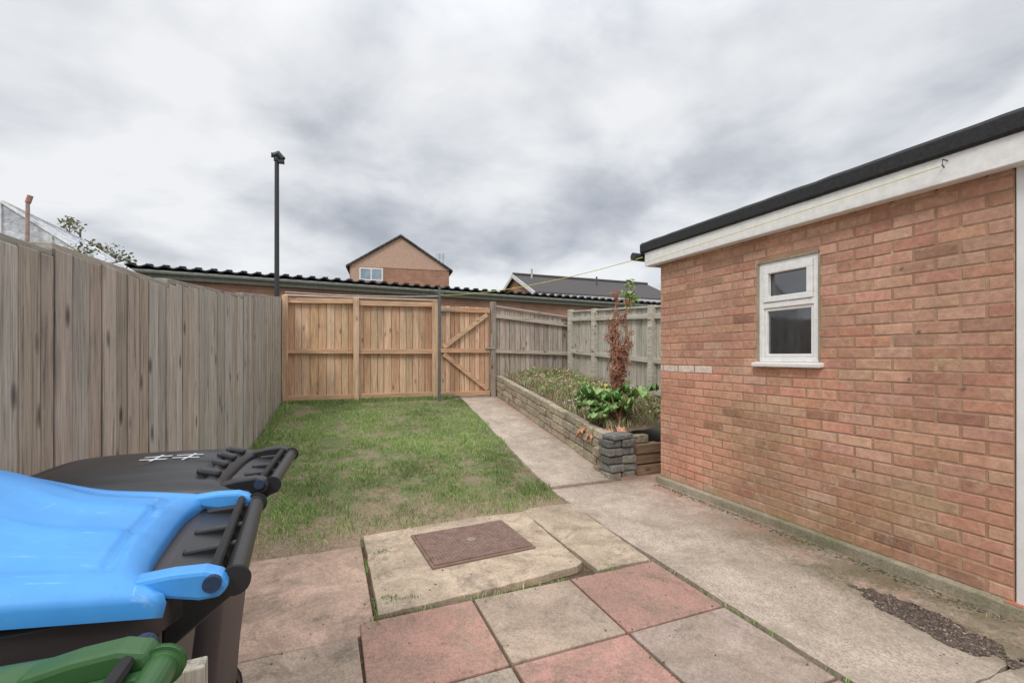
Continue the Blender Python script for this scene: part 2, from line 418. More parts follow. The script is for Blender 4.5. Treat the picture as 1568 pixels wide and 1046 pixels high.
for i in range(1100):
    x,y=random.choice([(2.03,R(.5,3.6)),(R(.2,2.0),2.465),(.245,R(2.4,3.6)),(3.2+R(-.03,.1),R(1.2,3.9))]); 
    if fn(x,y,4,2)<0: continue
    P.append((x+R(-.008,.008),y+R(-.006,.006),.02,.45))
blades('edge_grass',P,.03,.08,.003,GC,.8)

# ------------------------------------------------------------ fences
def board_fence(mb,p0,p1,b0,b1,t0,t1,bw,cols,side=1,th=.018,topj=.01,gap=.003,twist=(1.5,4),edge=.4,ch=.006):
    p0=Vector(p0);p1=Vector(p1);d=p1-p0;L=d.length;d.normalize();n=Vector((-d.y,d.x))*side
    s=0
    while s<L-.02:
        w=bw*R(.85,1.12); w=min(w,L-s); m=s+w/2; f=m/L
        zb=b0+(b1-b0)*f; zt=t0+(t1-t0)*f+R(-topj,topj)
        c=p0+d*m+n*R(0,.006)
        ang=math.atan2(d.y,d.x)+math.radians(R(*twist)*side)
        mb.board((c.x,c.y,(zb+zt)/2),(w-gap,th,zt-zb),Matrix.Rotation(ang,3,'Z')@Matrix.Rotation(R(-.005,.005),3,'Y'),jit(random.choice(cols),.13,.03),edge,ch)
        s+=w
GREYW=[(.47,.41,.345),(.51,.45,.385),(.43,.365,.30),(.49,.45,.41),(.42,.35,.285)]
E=empty('wooden_fence'); f=MB()
segs=[(-2.0,.3,1.74,1.74),(.3,2.35,1.77,1.79),(2.35,3.55,1.82,1.84),(3.55,5.7,1.87,2.03),(5.7,8.62,2.06,2.37)]
for y0,y1,t0,t1 in segs:
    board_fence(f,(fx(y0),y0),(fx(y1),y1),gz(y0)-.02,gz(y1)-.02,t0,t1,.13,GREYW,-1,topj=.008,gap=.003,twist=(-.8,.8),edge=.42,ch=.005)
f.obj('boards',m_woodL,E)
f=MB()
for y0,y1,t0,t1 in segs:
    f.beam((fx(y0)-.03,y0,t0+.012),(fx(y1)-.03,y1,t1+.012),.075,.03,jit((.40,.37,.33),.1))
    for q in(.25,.6,.9):
        f.beam((fx(y0)-.05,y0+.02,gz(y0)+(t0-gz(y0))*q),(fx(y1)-.05,y1-.02,gz(y1)+(t1-gz(y1))*q),.04,.08,(.2,.17,.14))
    f.box((fx(y0)-.09,y0,(t0+gz(y0))/2),(.09,.09,t0-gz(y0)),None,(.28,.25,.21))
    f.beam((fx(y0)-.024,y0+.01,(t0-.03+gz(y0))/2),(fx(y1)-.024,y1-.01,(t1-.03+gz(y1))/2),.012,(t0+t1)/2-.08-(gz(y0)+gz(y1))/2,(.08,.07,.06))  # added dark backing sheet, its colour makes the board gaps read as shadow
f.obj('rails',m_woodLY,E,bevel=.004)

NEW=[(.68,.44,.285),(.64,.40,.25),(.72,.49,.33),(.60,.365,.225),(.68,.46,.31)]
YB=8.62
E=empty('wooden_fence.001'); f=MB()
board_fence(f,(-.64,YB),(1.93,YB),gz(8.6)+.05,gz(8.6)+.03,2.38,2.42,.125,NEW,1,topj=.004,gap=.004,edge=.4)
f.obj('boards',m_woodN,E)
f=MB()
for z0,z1,h in((2.34,2.37,.085),(1.48,1.48,.085),(.68,.67,.09)):
    for x0,x1 in((-.60,.44),(.54,1.86)):
        f.beam((x0,YB-.045,z0),(x1,YB-.045,z1),.05,h,jit(NEW[0],.1))
f.beam((-.66,YB-.02,2.425),(1.96,YB-.02,2.455),.11,.03,(.68,.56,.44))
f.beam((-.64,YB-.02,.60),(1.93,YB-.02,.58),.03,.13,(.36,.22,.14))
f.obj('rails',m_woodNX,E,bevel=.004)
f=MB()
for x in(-.645,.49,1.905):
    f.box((x,YB-.07,1.48),(.095,.095,1.88),None,jit(NEW[2],.08))
f.obj('posts',m_woodN,E,bevel=.006)

E=empty('wooden_gate'); f=MB()
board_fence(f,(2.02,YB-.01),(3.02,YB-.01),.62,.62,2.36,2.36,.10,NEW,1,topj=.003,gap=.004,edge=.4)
f.obj('boards',m_woodN,E)
f=MB(); yb=YB-.05
for z in(2.29,1.50,.67): f.beam((2.02,yb,z),(3.02,yb,z),.045,.085,jit(NEW[3],.08))
f.beam((2.08,yb-.004,1.56),(2.96,yb-.004,2.22),.04,.08,jit(NEW[4],.08)); f.beam((2.08,yb-.004,1.43),(2.96,yb-.004,.74),.04,.08,jit(NEW[1],.08))
f.obj('braces',m_woodNX,E,bevel=.004)
f=MB()
for z in(2.29,.67): f.beam((1.97,yb-.026,z),(2.30,yb-.026,z),.006,.03)
f.box((2.98,yb-.03,1.55),(.12,.02,.03)); f.tube([(2.9,yb-.05,1.55),(3.1,yb-.05,1.55)],.008)
f.obj('hinges_and_latch',M_simple('galvanised',(.45,.45,.45),.4,.2,20,.1,60,metal=.6),E)
f=MB(); f.box((3.09,YB-.03,1.5),(.10,.10,1.96),None,(.36,.30,.24)); f.obj('gate_post',m_woodL,E,bevel=.006)

OLD=[(.49,.40,.335),(.53,.445,.38),(.44,.365,.305),(.56,.50,.43)]
E=empty('wooden_fence.002'); f=MB()
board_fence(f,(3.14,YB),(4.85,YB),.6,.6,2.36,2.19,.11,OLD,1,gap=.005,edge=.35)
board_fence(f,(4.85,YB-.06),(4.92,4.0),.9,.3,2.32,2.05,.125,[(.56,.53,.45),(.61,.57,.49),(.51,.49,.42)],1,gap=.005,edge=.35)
f.obj('boards',m_woodL,E)
f=MB()
for za,zb in((2.20,2.06),(1.50,1.45)): f.beam((3.14,YB-.045,za),(4.80,YB-.045,zb),.04,.08,(.52,.45,.38))
f.beam((3.12,YB-.02,2.40),(4.88,YB-.02,2.22),.07,.03,(.52,.47,.42))
f.obj('rails',M_wood('weathered_rail_x',(2.5,40,40),dark=.5),E,bevel=.004)
f=MB()
for q0,q1 in((2.18,1.93),(1.5,1.2),(1.0,.7)): f.beam((4.80,YB-.06,q0),(4.87,4.0,q1),.04,.08,(.58,.55,.47))
f.beam((4.84,YB-.06,2.345),(4.91,4.0,2.075),.08,.03,(.62,.59,.52))
for y,zt in((8.45,2.37),(7.55,2.31),(5.9,2.21),(4.3,2.10)): f.box((4.79+(8.5-y)*.015,y,(zt+.4)/2),(.10,.10,zt-.4),None,(.62,.58,.49))
f.obj('side_rails',m_woodLY,E,bevel=.005)

# ------------------------------------------------------------ brick shed
E=empty('brick_shed'); X=3.35; Y0,Y1=1.215,3.95; ZB=.11; ZT=2.38
WY0,WY1,WZ0,WZ1=2.245,2.745,1.35,2.16
b=MB(); row=0; z=ZB
while z<ZT-.01:
    off=0 if row%2 else .1125
    y=Y0-off; h=.065
    while y<Y1-.005:
        a0=max(y,Y0)+.005; a1=min(y+.2155,Y1)-.0005
        y+=.225
        spans=[(a0,a1)]
        if z+h>WZ0-.03 and z<WZ1-.01:
            ns=[]
            for s0,s1 in spans:
                if s1<=WY0 or s0>=WY1: ns.append((s0,s1)); continue
                if s0<WY0-.02: ns.append((s0,WY0-.003))
                if s1>WY1+.02: ns.append((WY1+.003,s1))
            spans=ns
        for s0,s1 in spans:
            if s1-s0<.02: continue
            cy=(s0+s1)/2; cz=z+h/2
            c=random.choice([(.60,.335,.235),(.55,.29,.20),(.63,.37,.265),(.52,.27,.19),(.60,.36,.26),(.56,.315,.22)])
            c=jit(c,.08,.04); n_=fn(cy,cz,1.3,2)
            if cz<1.22 and cy>2.85+.35*n_ and cz>.2: 
                k=min(1,(cy-2.8)/.4); c=tuple(c[i]*(1-k*.5)+(.84,.38,.265)[i]*k*.5 for i in range(3))
            if abs(cy-2.25-.3*(cz-1))<.2 and .85<cz<1.3: c=tuple(c[i]*.6+(.80,.37,.255)[i]*.4 for i in range(3))
            if cz<1.1 and 1.5<cy<3.3:
                k=max(0,min(.5,.25+.9*fn(cy,cz,1.6,7)))*(1-cz/1.3)*1.3; c=tuple(c[i]*(1-k)+(.30,.28,.12)[i]*k for i in range(3))
            if abs(cz-1.25)<.036 and cy>3.30: c=(.76,.62,.54)
            if random.random()<.03: c=tuple(x*.72 for x in c)
            pr=R(0,.003)
            x0=X-.002-pr; ch=.0035
            vs=[(X+.02,s0,z),(X+.02,s1,z),(X+.02,s1,z+h),(X+.02,s0,z+h),(x0+ch,s0,z),(x0+ch,s1,z),(x0+ch,s1,z+h),(x0+ch,s0,z+h)]
            e=ch*R(.7,1.6); q=lambda:R(-.002,.002)
            vs+=[(x0,s0+e+q(),z+e+q()),(x0,s1-e+q(),z+e+q()),(x0,s1-e+q(),z+h-e+q()),(x0,s0+e+q(),z+h-e+q())]
            b.add(vs,[(0,4,5,1),(1,5,6,2),(2,6,7,3),(3,7,4,0),(4,8,9,5),(5,9,10,6),(6,10,11,7),(7,11,8,4),(8,11,10,9)],c)
    z+=.075; row+=1
b.obj('bricks',m_brick,E)
b=MB()
for (a0,a1,c0,c1) in((Y0,WY0,ZB-.01,ZT),(WY1,Y1-.004,ZB-.01,ZT),(WY0,WY1,ZB-.01,WZ0),(WY0,WY1,WZ1,ZT)):
    b.box((X+.053,(a0+a1)/2,(c0+c1)/2),(.105,a1-a0,c1-c0))
b.obj('mortar_wall',m_mortar,E)
b=MB(); b.box((X+1.35,Y1-.055,1.24),(2.48,.10,2.26)); b.box((X+2.55,1.7,1.24),(.1,4.4,2.26)); b.box((X+1.35,-.5,1.24),(2.4,.1,2.26)); b.box((X+.055,-.35,1.24),(.10,.3,2.26))
b.obj('other_walls',m_bfar,E)
b=MB(); b.box((X+1.25,1.7,.05),(2.6,4.56,.115)); b.obj('plinth',m_plinth,E,bevel=.012)
b=MB()
b.box((3.262,1.70,2.457),(.028,4.78,.15)); b.box((4.68,4.078,2.457),(2.80,.026,.15)); b.obj('fascia',m_whiteold,E,bevel=.003)
b=MB(); b.box((3.31,1.7,2.395),(.07,4.72,.02)); b.obj('soffit',m_white,E)
b=MB(); nseg=90
vs=[];
for i in range(nseg+1):
    y=-.72+4.86*i/nseg; d=.004*fn(y,0,9); d2=.005*fn(y,3,7)
    vs+=[(3.236+d,y,2.532+d2*.8),(3.222+d,y,2.545),(3.220+d,y,2.625+d2),(3.245,y,2.65+d2),(6.05,y,2.56),(6.05,y,2.50)]
fs=[(i*6+k,(i+1)*6+k,(i+1)*6+(k+1)%6,i*6+(k+1)%6) for i in range(nseg) for k in range(6)]
fs+=[tuple(range(6)),tuple(nseg*6+k for k in reversed(range(6)))]
b.add(vs,fs); b.obj('felt_roof',m_felt,E)
b=MB(); b.tube([(3.15,4.17,2.5),(6.0,4.17,2.46)],.045,12); b.obj('gutter',m_blackmetal,E)
b=MB(); fxx=X+.035
def fr(mb,y0,y1,z0,z1,w,x,d=.05):
    mb.box((x,(y0+y1)/2,z1-w/2),(d,y1-y0,w)); mb.box((x,(y0+y1)/2,z0+w/2),(d,y1-y0,w))
    mb.box((x,y0+w/2,(z0+z1)/2),(d,w,z1-z0-2*w)); mb.box((x,y1-w/2,(z0+z1)/2),(d,w,z1-z0-2*w))
fr(b,WY0,WY1,WZ0,WZ1,.042,fxx,.06)
b.box((fxx-.002,(WY0+WY1)/2,1.812),(.06,WY1-WY0-.084,.045))
fr(b,WY0+.045,WY1-.045,1.838,WZ1-.045,.045,fxx-.022,.04)
fr(b,WY0+.045,WY1-.045,WZ0+.044,1.787,.022,fxx-.005,.03)
b.obj('window_frame',m_whiteold,E,bevel=.004)
b=MB(); b.box((fxx+.005,(WY0+WY1)/2,(WZ0+WZ1)/2),(.006,WY1-WY0-.03,WZ1-WZ0-.03)); b.obj('window_glass',m_glass,E)
b=MB(); b.box((X-.008,2.49,1.332),(.09,.57,.032),Matrix.Rotation(math.radians(-6),3,'Y')); b.obj('window_sill',m_whiteold,E,bevel=.006)
b=MB(); 
b.box((X-.002,2.751,1.77),(.014,.018,.80)); b.box((X-.002,2.238,1.77),(.012,.012,.80)); b.box((X-.002,2.49,2.168),(.012,.52,.014)); b.obj('window_mortar_fillet',m_plinth,E)
b=MB(); b.box((X+.03,1.172,1.24),(.075,.075,2.30)); b.box((X+.03,-.15,1.24),(.075,.075,2.30)); b.obj('door_frame',m_white,E,bevel=.006)
b=MB(); b.box((X+.045,.511,1.24),(.05,1.24,2.26)); b.obj('door',m_white,E)
b=MB(); b.box((X-.02,1.205,.085),(.05,.07,.05),None,(.5,.2,.12)); b.obj('threshold_chip',m_attr,E)
b=MB(); b.tube([(3.245,1.45,2.50),(3.20,1.45,2.50),(3.195,1.45,2.47),(3.215,1.45,2.455)],.004,6); b.obj('line_hook',m_greymetal,E)
b=MB()
for y,zz in((1.72,1.95),(1.68,1.26),(1.63,1.55),(1.42,1.22),(2.0,.62)): b.box((X-.006,y,zz),(.01,.014,.012),None,(.22,.2,.2))
b.obj('wall_plugs',m_attr,E)

# ------------------------------------------------------------ clothes post & lines
E=empty('clothes_post'); b=MB(); b.tube([(1.94,8.3,.45),(1.94,8.3,2.66)],.024,12); b.tube([(1.94,8.3,2.66),(1.94,8.3,2.675)],.03,12)
b.obj('pole',m_greymetal,E)
b=MB(); b.tube([(1.86,8.3,2.55),(2.02,8.3,2.55)],.01,6); b.obj('hook_bar',m_greymetal,E)
def line(name,a,c,sag,r,col):
    a=Vector(a);c=Vector(c); pts=[a.lerp(c,i/16)-Vector((0,0,sag*4*(i/16)*(1-i/16))) for i in range(17)]
    b=MB(); b.tube(pts,r,5,col); return b.obj(name,m_attr)
line('clothes_line',(1.94,8.3,2.52),(3.19,4.05,2.47),.10,.0045,(.62,.62,.12))
line('clothes_line.001',(3.22,4.0,2.42),(3.20,1.45,2.465),.0,.0028,(.66,.60,.12))
line('clothes_line.002',(-.64,8.5,2.47),(1.94,8.3,2.50),.03,.007,(.62,.62,.62))

# ------------------------------------------------------------ street lamp
E=empty('street_lamp'); b=MB(); lx,ly=-.80,8.92
b.tube([(lx,ly,.5),(lx,ly,1.6)],.052,14); b.tube([(lx,ly,1.6),(lx,ly,4.8)],[.042,.036],14); b.tube([(lx,ly,4.8),(lx,ly,4.86)],.05,14)
b.obj('column',m_blackmetal,E)
b=MB(); b.tube([(lx-.05,ly,4.88),(lx+.02,ly,4.92),(lx+.10,ly-.02,4.84)],[.055,.065,.045],12); b.box((lx+.07,ly-.02,4.79),(.1,.08,.05)); b.tube([(lx-.07,ly,4.86),(lx-.07,ly,4.93)],.02,8)
b.obj('lantern',m_blackmetal,E,bevel=.004)

# ------------------------------------------------------------ raised bed wall
E=empty('garden_wall'); b=MB()
wp0=Vector((2.93,4.42)); wp1=Vector((3.17,8.60)); d=(wp1-wp0); L=d.length; d.normalize(); ang=math.atan2(d.y,d.x)
for r_ in range(4):
    s=-.0 if r_%2 else -.15
    while s<L:
        w_=R(.16,.33); s0=max(s,0); s1=min(s+w_,L); s+=w_
        if s1-s0<.04: continue
        m=(s0+s1)/2; c=wp0+d*m; z0=gz(c.y)+.03+r_*.108
        c_=jit(random.choice([(.54,.45,.33),(.48,.41,.30),(.56,.48,.365),(.43,.37,.285)]),.12)
        tilt=Matrix.Rotation(ang,3,'Z')@Matrix.Rotation(-.115,3,'Y')
        b.box((c.x+.05+R(-.012,.012),c.y,z0+.05),(s1-s0-.010,.11,.098),tilt,c_)
for r_ in range(4):
    s=2.95 if r_%2 else 2.85
    while s<3.5:
        w_=R(.26,.33); b.box((s+w_/2,4.46+R(-.006,.006),.04+r_*.108+.05),(w_-.008,.11,.10),None,jit((.42,.35,.26),.12)); s+=w_
t=NT('split_block'); v=t.coord(); n=t.noise(v,18,5,.7)
col=t.mix(t.attr(),t.ramp(n,[(.3,.55),(.7,1.2)]),1,'MULTIPLY'); col=t.mix(col,(.17,.155,.10),t.ramp(t.noise(v,4,5),[(.54,0),(.74,.6)]))
m_block=t.out(col,.95,t.bump(n,1.0,.04),spec=.15)
b.obj('blocks',m_block,E,bevel=.012)
b=MB(); b.beam((3.0,4.5,.22),(3.235,8.6,.72),.08,.42,(.2,.17,.13)); b.obj('mortar_core',m_soil,E)

b=MB()
for i in range(5):
    for k in range(2):
        b.box((2.93+k*.19+R(-.018,.018),4.27+R(-.02,.02),.037+.045+i*.088),(.175+R(-.02,.02),.20,.080),Matrix.Rotation(R(-.12,.12),3,'Z'),jit(random.choice([(.27,.265,.24),(.35,.33,.28),(.21,.205,.195)]),.16))
b.box((3.02,4.27,.037+.44+.03),(.30,.2,.055),Matrix.Rotation(.2,3,'Z'),(.27,.27,.26))
b.obj('stone_stack',m_block,bevel=.014)
b=MB()
for i in range(3): b.box((3.50+R(-.03,.03),4.30+R(-.03,.03),.04+.05+i*.12),(.6,.05,.105),Matrix.Rotation(R(-.08,.08),3,'Z'),jit((.30,.20,.13),.15))
b.obj('timber_stack',m_woodNX,bevel=.005)

# bed soil
b=MB(); nx,ny=24,50; vs=[]
for jy in range(ny+1):
    for ix in range(nx+1):
        y=4.50+4.1*jy/ny; x=3.02+.057*(y-4.4)+(4.88-3.02-.04*(y-4.4))*ix/nx
        vs.append((x,y,gz(y)+.40+.05*fn(x,y,2)+.04*fn(x,y,6)+.05*min(1,ix/8)))
b.add(vs,[(jy*(nx+1)+ix,jy*(nx+1)+ix+1,(jy+1)*(nx+1)+ix+1,(jy+1)*(nx+1)+ix) for jy in range(ny) for ix in range(nx)])
b.obj('bed_soil',m_soil,smooth=True)
def bz(x,y): return gz(y)+.41+.05*fn(x,y,2)+.05*min(1,(x-3.05)/.6)
P=[]
for i in range(20000):
    y=4.6+4.0*random.random()**.8; x=3.1+.057*(y-4.4)+R(0,1.7)
    if fn(x,y,2.2,4)+.15<0 and random.random()<.8: continue
    if x>4.85: continue
    P.append((x,y,bz(x,y),1+.8*fn(x,y,2,8)))
blades('bed_weeds',P,.04,.15,.005,[(.24,.34,.10),(.34,.40,.15),(.54,.45,.31),(.60,.45,.34),(.19,.28,.08),(.48,.35,.26)],1.1)

def leafcloud(mb,c,r,n,size,cols,flat=.6):
    for i in range(n):
        d=Vector((random.gauss(0,1),random.gauss(0,1),random.gauss(0,1))).normalized()*(random.random()**.45)
        p_=Vector(c)+Vector((d.x*r[0],d.y*r[1],d.z*r[2])); s=size*R(.5,1.4)
        a=Vector((R(-1,1),R(-1,1),R(-1,1)*flat)).normalized(); u=a.cross(Vector((R(-1,1),R(-1,1),R(-.3,1)))).normalized()
        mb.add([p_-a*s,p_+u*s*.5-a*s*.2,p_+u*s*.35+a*s*.5,p_+a*s,p_-u*s*.35+a*s*.5,p_-u*s*.5-a*s*.2],[(0,1,2,3,4,5)],jit(random.choice(cols),.25,.08))
b=MB()
for i in range(85):
    y=R(4.9,8.4); x=3.25+R(0,1.4)+.05*(y-4.4); r_=R(.07,.22)
    leafcloud(b,(x,y,bz(x,y)+r_*.45),(r_,r_,r_*.6),60,.022,[(.26,.42,.11),(.36,.50,.16),(.48,.46,.23),(.21,.33,.10)] if random.random()<.5 else [(.64,.48,.37),(.56,.40,.30),(.40,.32,.22)])
b.obj('weeds',m_leaf)

def bigleaf(mb,base,direc,L,Wd,tilt,col,curl=.3,seed=0):
    nu,nv=12,10; vs=[]; cc=[]; d=Vector(direc).normalized(); sd=Vector((-d.y,d.x,0)).normalized()
    for i in range(nu+1):
        u=i/nu
        for k in range(nv+1):
            v=k/nv*2-1; wd=Wd*(math.sin(math.pi*min(1,(u*.88+.12))**.75))*.5
            lobes=1+.16*math.sin(u*17+seed)
            wav=.13*L*math.sin(v*7+u*15+seed)*abs(v)+.05*fn(u*6+seed,v*4)
            z=math.sin(tilt)*u*L-curl*L*u*u+ .12*Wd*abs(v)**1.5+wav
            p_=Vector(base)+d*(u*L*math.cos(tilt))+sd*(v*wd*lobes)+Vector((0,0,z)); vs.append(p_)
            kk=1+.45*fn(u*5+seed*3,v*4,1,2)+(.35 if k==nv//2 else 0)+(.14 if (i+abs(k-nv//2))%3==0 else -.08)
            cc.append(tuple(q*kk for q in col))
    mb.add(vs,[(i*(nv+1)+k,i*(nv+1)+k+1,(i+1)*(nv+1)+k+1,(i+1)*(nv+1)+k) for i in range(nu) for k in range(nv)],col,cols=cc)
E=empty('rhubarb_plant'); b=MB(); st=MB()
for i in range(40):
    cx_,cy_=(3.46,4.88) if i%2 else (3.72,5.08)
    a_=R(0,2*math.pi); 
    if i<22: a_=math.pi+R(-1.4,1.4)
    rr=R(.05,.38); zz=bz(cx_,cy_)+R(.04,.42)
    bs=(cx_+math.cos(a_)*rr,cy_+math.sin(a_)*rr*.9,zz)
    st.tube([(cx_,cy_,bz(cx_,cy_)-.02),(cx_+math.cos(a_)*rr*.5,cy_+math.sin(a_)*rr*.45,zz-.06),bs],[.014,.011,.008],7,random.choice([(.4,.14,.09),(.35,.38,.15)]))
    c_=random.choice([(.19,.36,.10),(.25,.42,.13),(.33,.48,.19),(.15,.29,.08)])
    if i in(3,8,14): c_=(.50,.46,.16)
    bigleaf(b,bs,(math.cos(a_),math.sin(a_),0),R(.16,.32),R(.18,.32),R(-.1,.7),jit(c_,.15),R(.15,.6),i*1.7)
b.obj('leaves',m_leaf,E,smooth=True); st.obj('stems',m_leaf,E,smooth=True)
b=MB()
for q in((3.03,4.72,.50,-2.6),(3.10,4.60,.52,-2.0),(3.0,4.86,.52,3.0),(3.25,4.58,.54,-1.7),(3.05,4.78,.5,-2.9)):
    bigleaf(b,q[:3],(math.cos(q[3]),math.sin(q[3]),0),.17,.12,-.2,jit((.60,.33,.20),.15),.5,q[0]*9)
b.obj('dead_leaves',m_leaf,E,smooth=True)

# dock plant: brown seed stalks
E=empty('dock_plant'); b=MB(); sd_=MB(); bx,by=3.56,5.02; z0=bz(bx,by)
tops=[(-.10,1.66),(.09,1.58),(-.17,1.32),(.02,1.50),(.15,1.15),(-.05,.95),(.10,.85),(-.02,1.2)]
for k,(ox,H) in enumerate(tops):
    tx=bx+ox; ty=by+R(-.12,.12)
    pts=[Vector((bx,by,z0)).lerp(Vector((tx,ty,z0+H)),i/8)+Vector((.025*math.sin(i*1.3+k),.02*math.cos(i+k),0)) for i in range(9)]
    b.tube(pts,[.013-.001*i for i in range(9)],6,(.46,.24,.16))
    cl=0
    while cl<H:
        u=.28+.70*cl/H; q=pts[min(8,int(u*8))].lerp(pts[min(8,int(u*8)+1)],u*8-int(u*8)); ln=R(.03,.15)*(1.2-u*.7); a_=R(0,6.28)
        e=q+Vector((math.cos(a_)*ln,math.sin(a_)*ln,ln*R(.2,1)))
        b.tube([q,e],[.004,.002],4,(.4,.22,.14))
        for m in range(int(42*R(.3,1.5))):
            pp=q.lerp(e,R(.1,1.1))+Vector((random.gauss(0,.014),random.gauss(0,.014),random.gauss(0,.018))); s=R(.005,.012)
            sd_.box(pp,(s,s*.6,s*1.4),Matrix.Rotation(R(0,3),3,'Z')@Matrix.Rotation(R(0,3),3,'X'),jit(random.choice([(.48,.22,.14),(.38,.16,.10),(.58,.32,.21),(.32,.14,.10)]),.25))
        cl+=R(.03,.11)
for i in range(34):
    u=R(.02,.6); a_=R(0,6.28); q=(bx+.03*math.cos(a_),by+.03*math.sin(a_),z0+u*1.5)
    bigleaf(sd_,q,(math.cos(a_),math.sin(a_),0),R(.08,.18),R(.03,.07),R(.2,.8),jit((.46,.25,.17),.2),1.2,i)
b.obj('stems',m_leaf,E); sd_.obj('seed_heads',m_leaf,E)

E=empty('young_tree'); b=MB(); b.tube([(5.25,7.1,.5),(5.22,7.05,1.8),(5.25,7.0,2.75)],[.02,.014,.006],7,(.2,.17,.12))
for q in((5.10,6.95,2.62),(5.38,7.1,2.6),(5.3,6.9,2.45)): b.tube([(5.22,7.03,2.2),q],[.008,.004],5,(.2,.17,.12))
b.obj('trunk',m_leaf,E)
b=MB(); 
for q,r_ in(((5.25,7.0,2.74),.10),((5.10,6.95,2.52),.11),((5.36,7.08,2.46),.13),((5.24,7.0,2.33),.15)): leafcloud(b,q,(r_,r_,r_*1.1),55,.035,[(.2,.34,.09),(.28,.42,.12),(.38,.42,.15)])
b.obj('leaves',m_leaf,E)

# ------------------------------------------------------------ garages beyond
E=empty('brick_garage'); ga=math.atan2(1.52,15.7); gd=Vector((math.cos(ga),math.sin(ga),0)); gn=Vector((-gd.y,gd.x,0))
g0=Vector((-4.6,12.2,0)); GL=24
def gp(s,t_,z): q=g0+gd*s+gn*t_; return Vector((q.x,q.y,z))
rotg=Matrix.Rotation(ga,3,'Z')
b=MB(); b.box(gp(GL/2,2.7,1.95),(GL-.3,5.0,2.5),rotg); b.obj('walls',m_bfar,E)
b=MB(); b.beam(gp(0,.10,3.22),gp(GL,.10,3.22),.05,.20,(.27,.28,.24)); b.tube([gp(0,.02,3.26),gp(GL,.02,3.26)],.05,8,(.25,.26,.23)); b.obj('gutter',m_attr,E)
b=MB(); vs=[];N=int(GL/.03)
for i in range(N+1):
    s=i*.03; h=.022*math.sin(s/.30*2*math.pi)
    vs+=[gp(s,-.05,3.355+h),gp(s,-.05,3.385+h),gp(s,5.6,3.15+h)]
b.add(vs,[(i*3,(i+1)*3,(i+1)*3+1,i*3+1) for i in range(N)]+[(i*3+1,(i+1)*3+1,(i+1)*3+2,i*3+2) for i in range(N)],(.04,.04,.045))
s=.1
while s<GL:
    b.box(gp(s,.02,3.40),(.12,.14,.04),rotg,(.035,.035,.04)); s+=.30
b.obj('corrugated_roof',m_attr,E)

def house(name,pos,ang,w,dep,eave,apex,base,wall,roofm=None):
    E=empty(name); rz=Matrix.Rotation(ang,3,'Z'); P0=Vector(pos)
    T=lambda x,y,z:(rz@Vector((x,y,0))+P0+Vector((0,0,z)))
    hw=w/2
    b=MB(); b.add([T(-hw,0,base),T(hw,0,base),T(hw,0,eave),T(0,0,apex),T(-hw,0,eave),T(-hw,dep,base),T(hw,dep,base),T(hw,dep,eave),T(0,dep,apex),T(-hw,dep,eave)],
      [(0,1,2,3,4),(6,5,9,8,7),(1,6,7,2),(5,0,4,9)]); b.obj('walls',wall,E)
    b=MB(); o=.25; sl=(apex-eave)/hw
    for sg in(-1,1):
        q=[T(0,-.2,apex+.03),T(0,dep+.2,apex+.03),T(sg*(hw+o),dep+.2,eave-o*sl+.03),T(sg*(hw+o),-.2,eave-o*sl+.03)]
        q2=[p_+Vector((0,0,.13)) for p_ in q]
        b.add(q+q2,[(0,1,2,3),(4,5,6,7),(0,3,7,4),(2,1,5,6),(3,2,6,7)],(.08,.07,.07))
    b.obj('roof',roofm or m_tiles,E)
    return E,T
E,T=house('brick_house',(5.0,33.6,0),math.radians(-7),7.0,11,7.75,10.0,.8,m_bhouse)
b=MB(); b.add([T(-3.49,-.03,7.72),T(-3.49,-.03,7.78),T(0,-.03,9.98),T(3.49,-.03,7.78),T(3.49,-.03,7.72)],[(0,4,3,2,1)],(.58,.38,.29)); b.obj('hung_panel',m_attr,E)
b=MB(); b.add([T(-3.45,-.02,6.2),T(-1.2,-.02,6.2),T(-1.2,-.02,7.71),T(-3.45,-.02,7.71)],[(0,1,2,3)],(.54,.36,.27)); b.obj('panel_side',m_attr,E)
def rectfr(T,x0,x1,z0,z1,y=-.06,w=.09):
    mb=MB()
    for (a0,a1,c0,c1) in((x0,x1,z0,z0+w),(x0,x1,z1-w,z1),(x0,x0+w,z0+w,z1-w),(x1-w,x1,z0+w,z1-w),((x0+x1)/2-w/2,(x0+x1)/2+w/2,z0+w,z1-w)):
        q=[T(a0,y,c0),T(a1,y,c0),T(a1,y,c1),T(a0,y,c1)]; q2=[T(a0,y+.06,c0),T(a1,y+.06,c0),T(a1,y+.06,c1),T(a0,y+.06,c1)]
        mb.add(q+q2,[(0,1,2,3),(0,4,5,1),(1,5,6,2),(2,6,7,3),(3,7,4,0)])
    return mb
rectfr(T,-2.85,-1.25,6.75,7.65).obj('window_frame',m_white,E)
b=MB(); b.add([T(-2.85,-.04,6.75),T(-1.25,-.04,6.75),T(-1.25,-.04,7.65),T(-2.85,-.04,7.65)],[(0,1,2,3)]); b.obj('window_glass',M_simple('window_net',(.30,.38,.46),.15,.3,3,0),E)
b=MB()
for x in(2.9,3.15): b.tube([T(x,.8,8.0),T(x,.8,9.15)],.02,5,(.2,.2,.2))
for z in(8.8,8.95,9.1): b.tube([T(2.6,.8,z),T(3.3,.8,z)],.012,4,(.2,.2,.2))
b.obj('tv_aerial',m_attr,E)
E,T=house('tiled_house',(11.6,27.8,0),math.radians(-90),6.4,10.5,5.15,6.6,.8,m_bhouse)
b=MB()
for sg in(-1,1): b.beam(T(0,-.24,6.66),T(sg*3.5,-.24,5.07),.05,.22,(.75,.75,.74))
b.beam(T(3.47,-.2,5.02),T(3.47,10.7,5.02),.06,.16,(.7,.7,.7))
b.obj('bargeboards',m_attr,E)
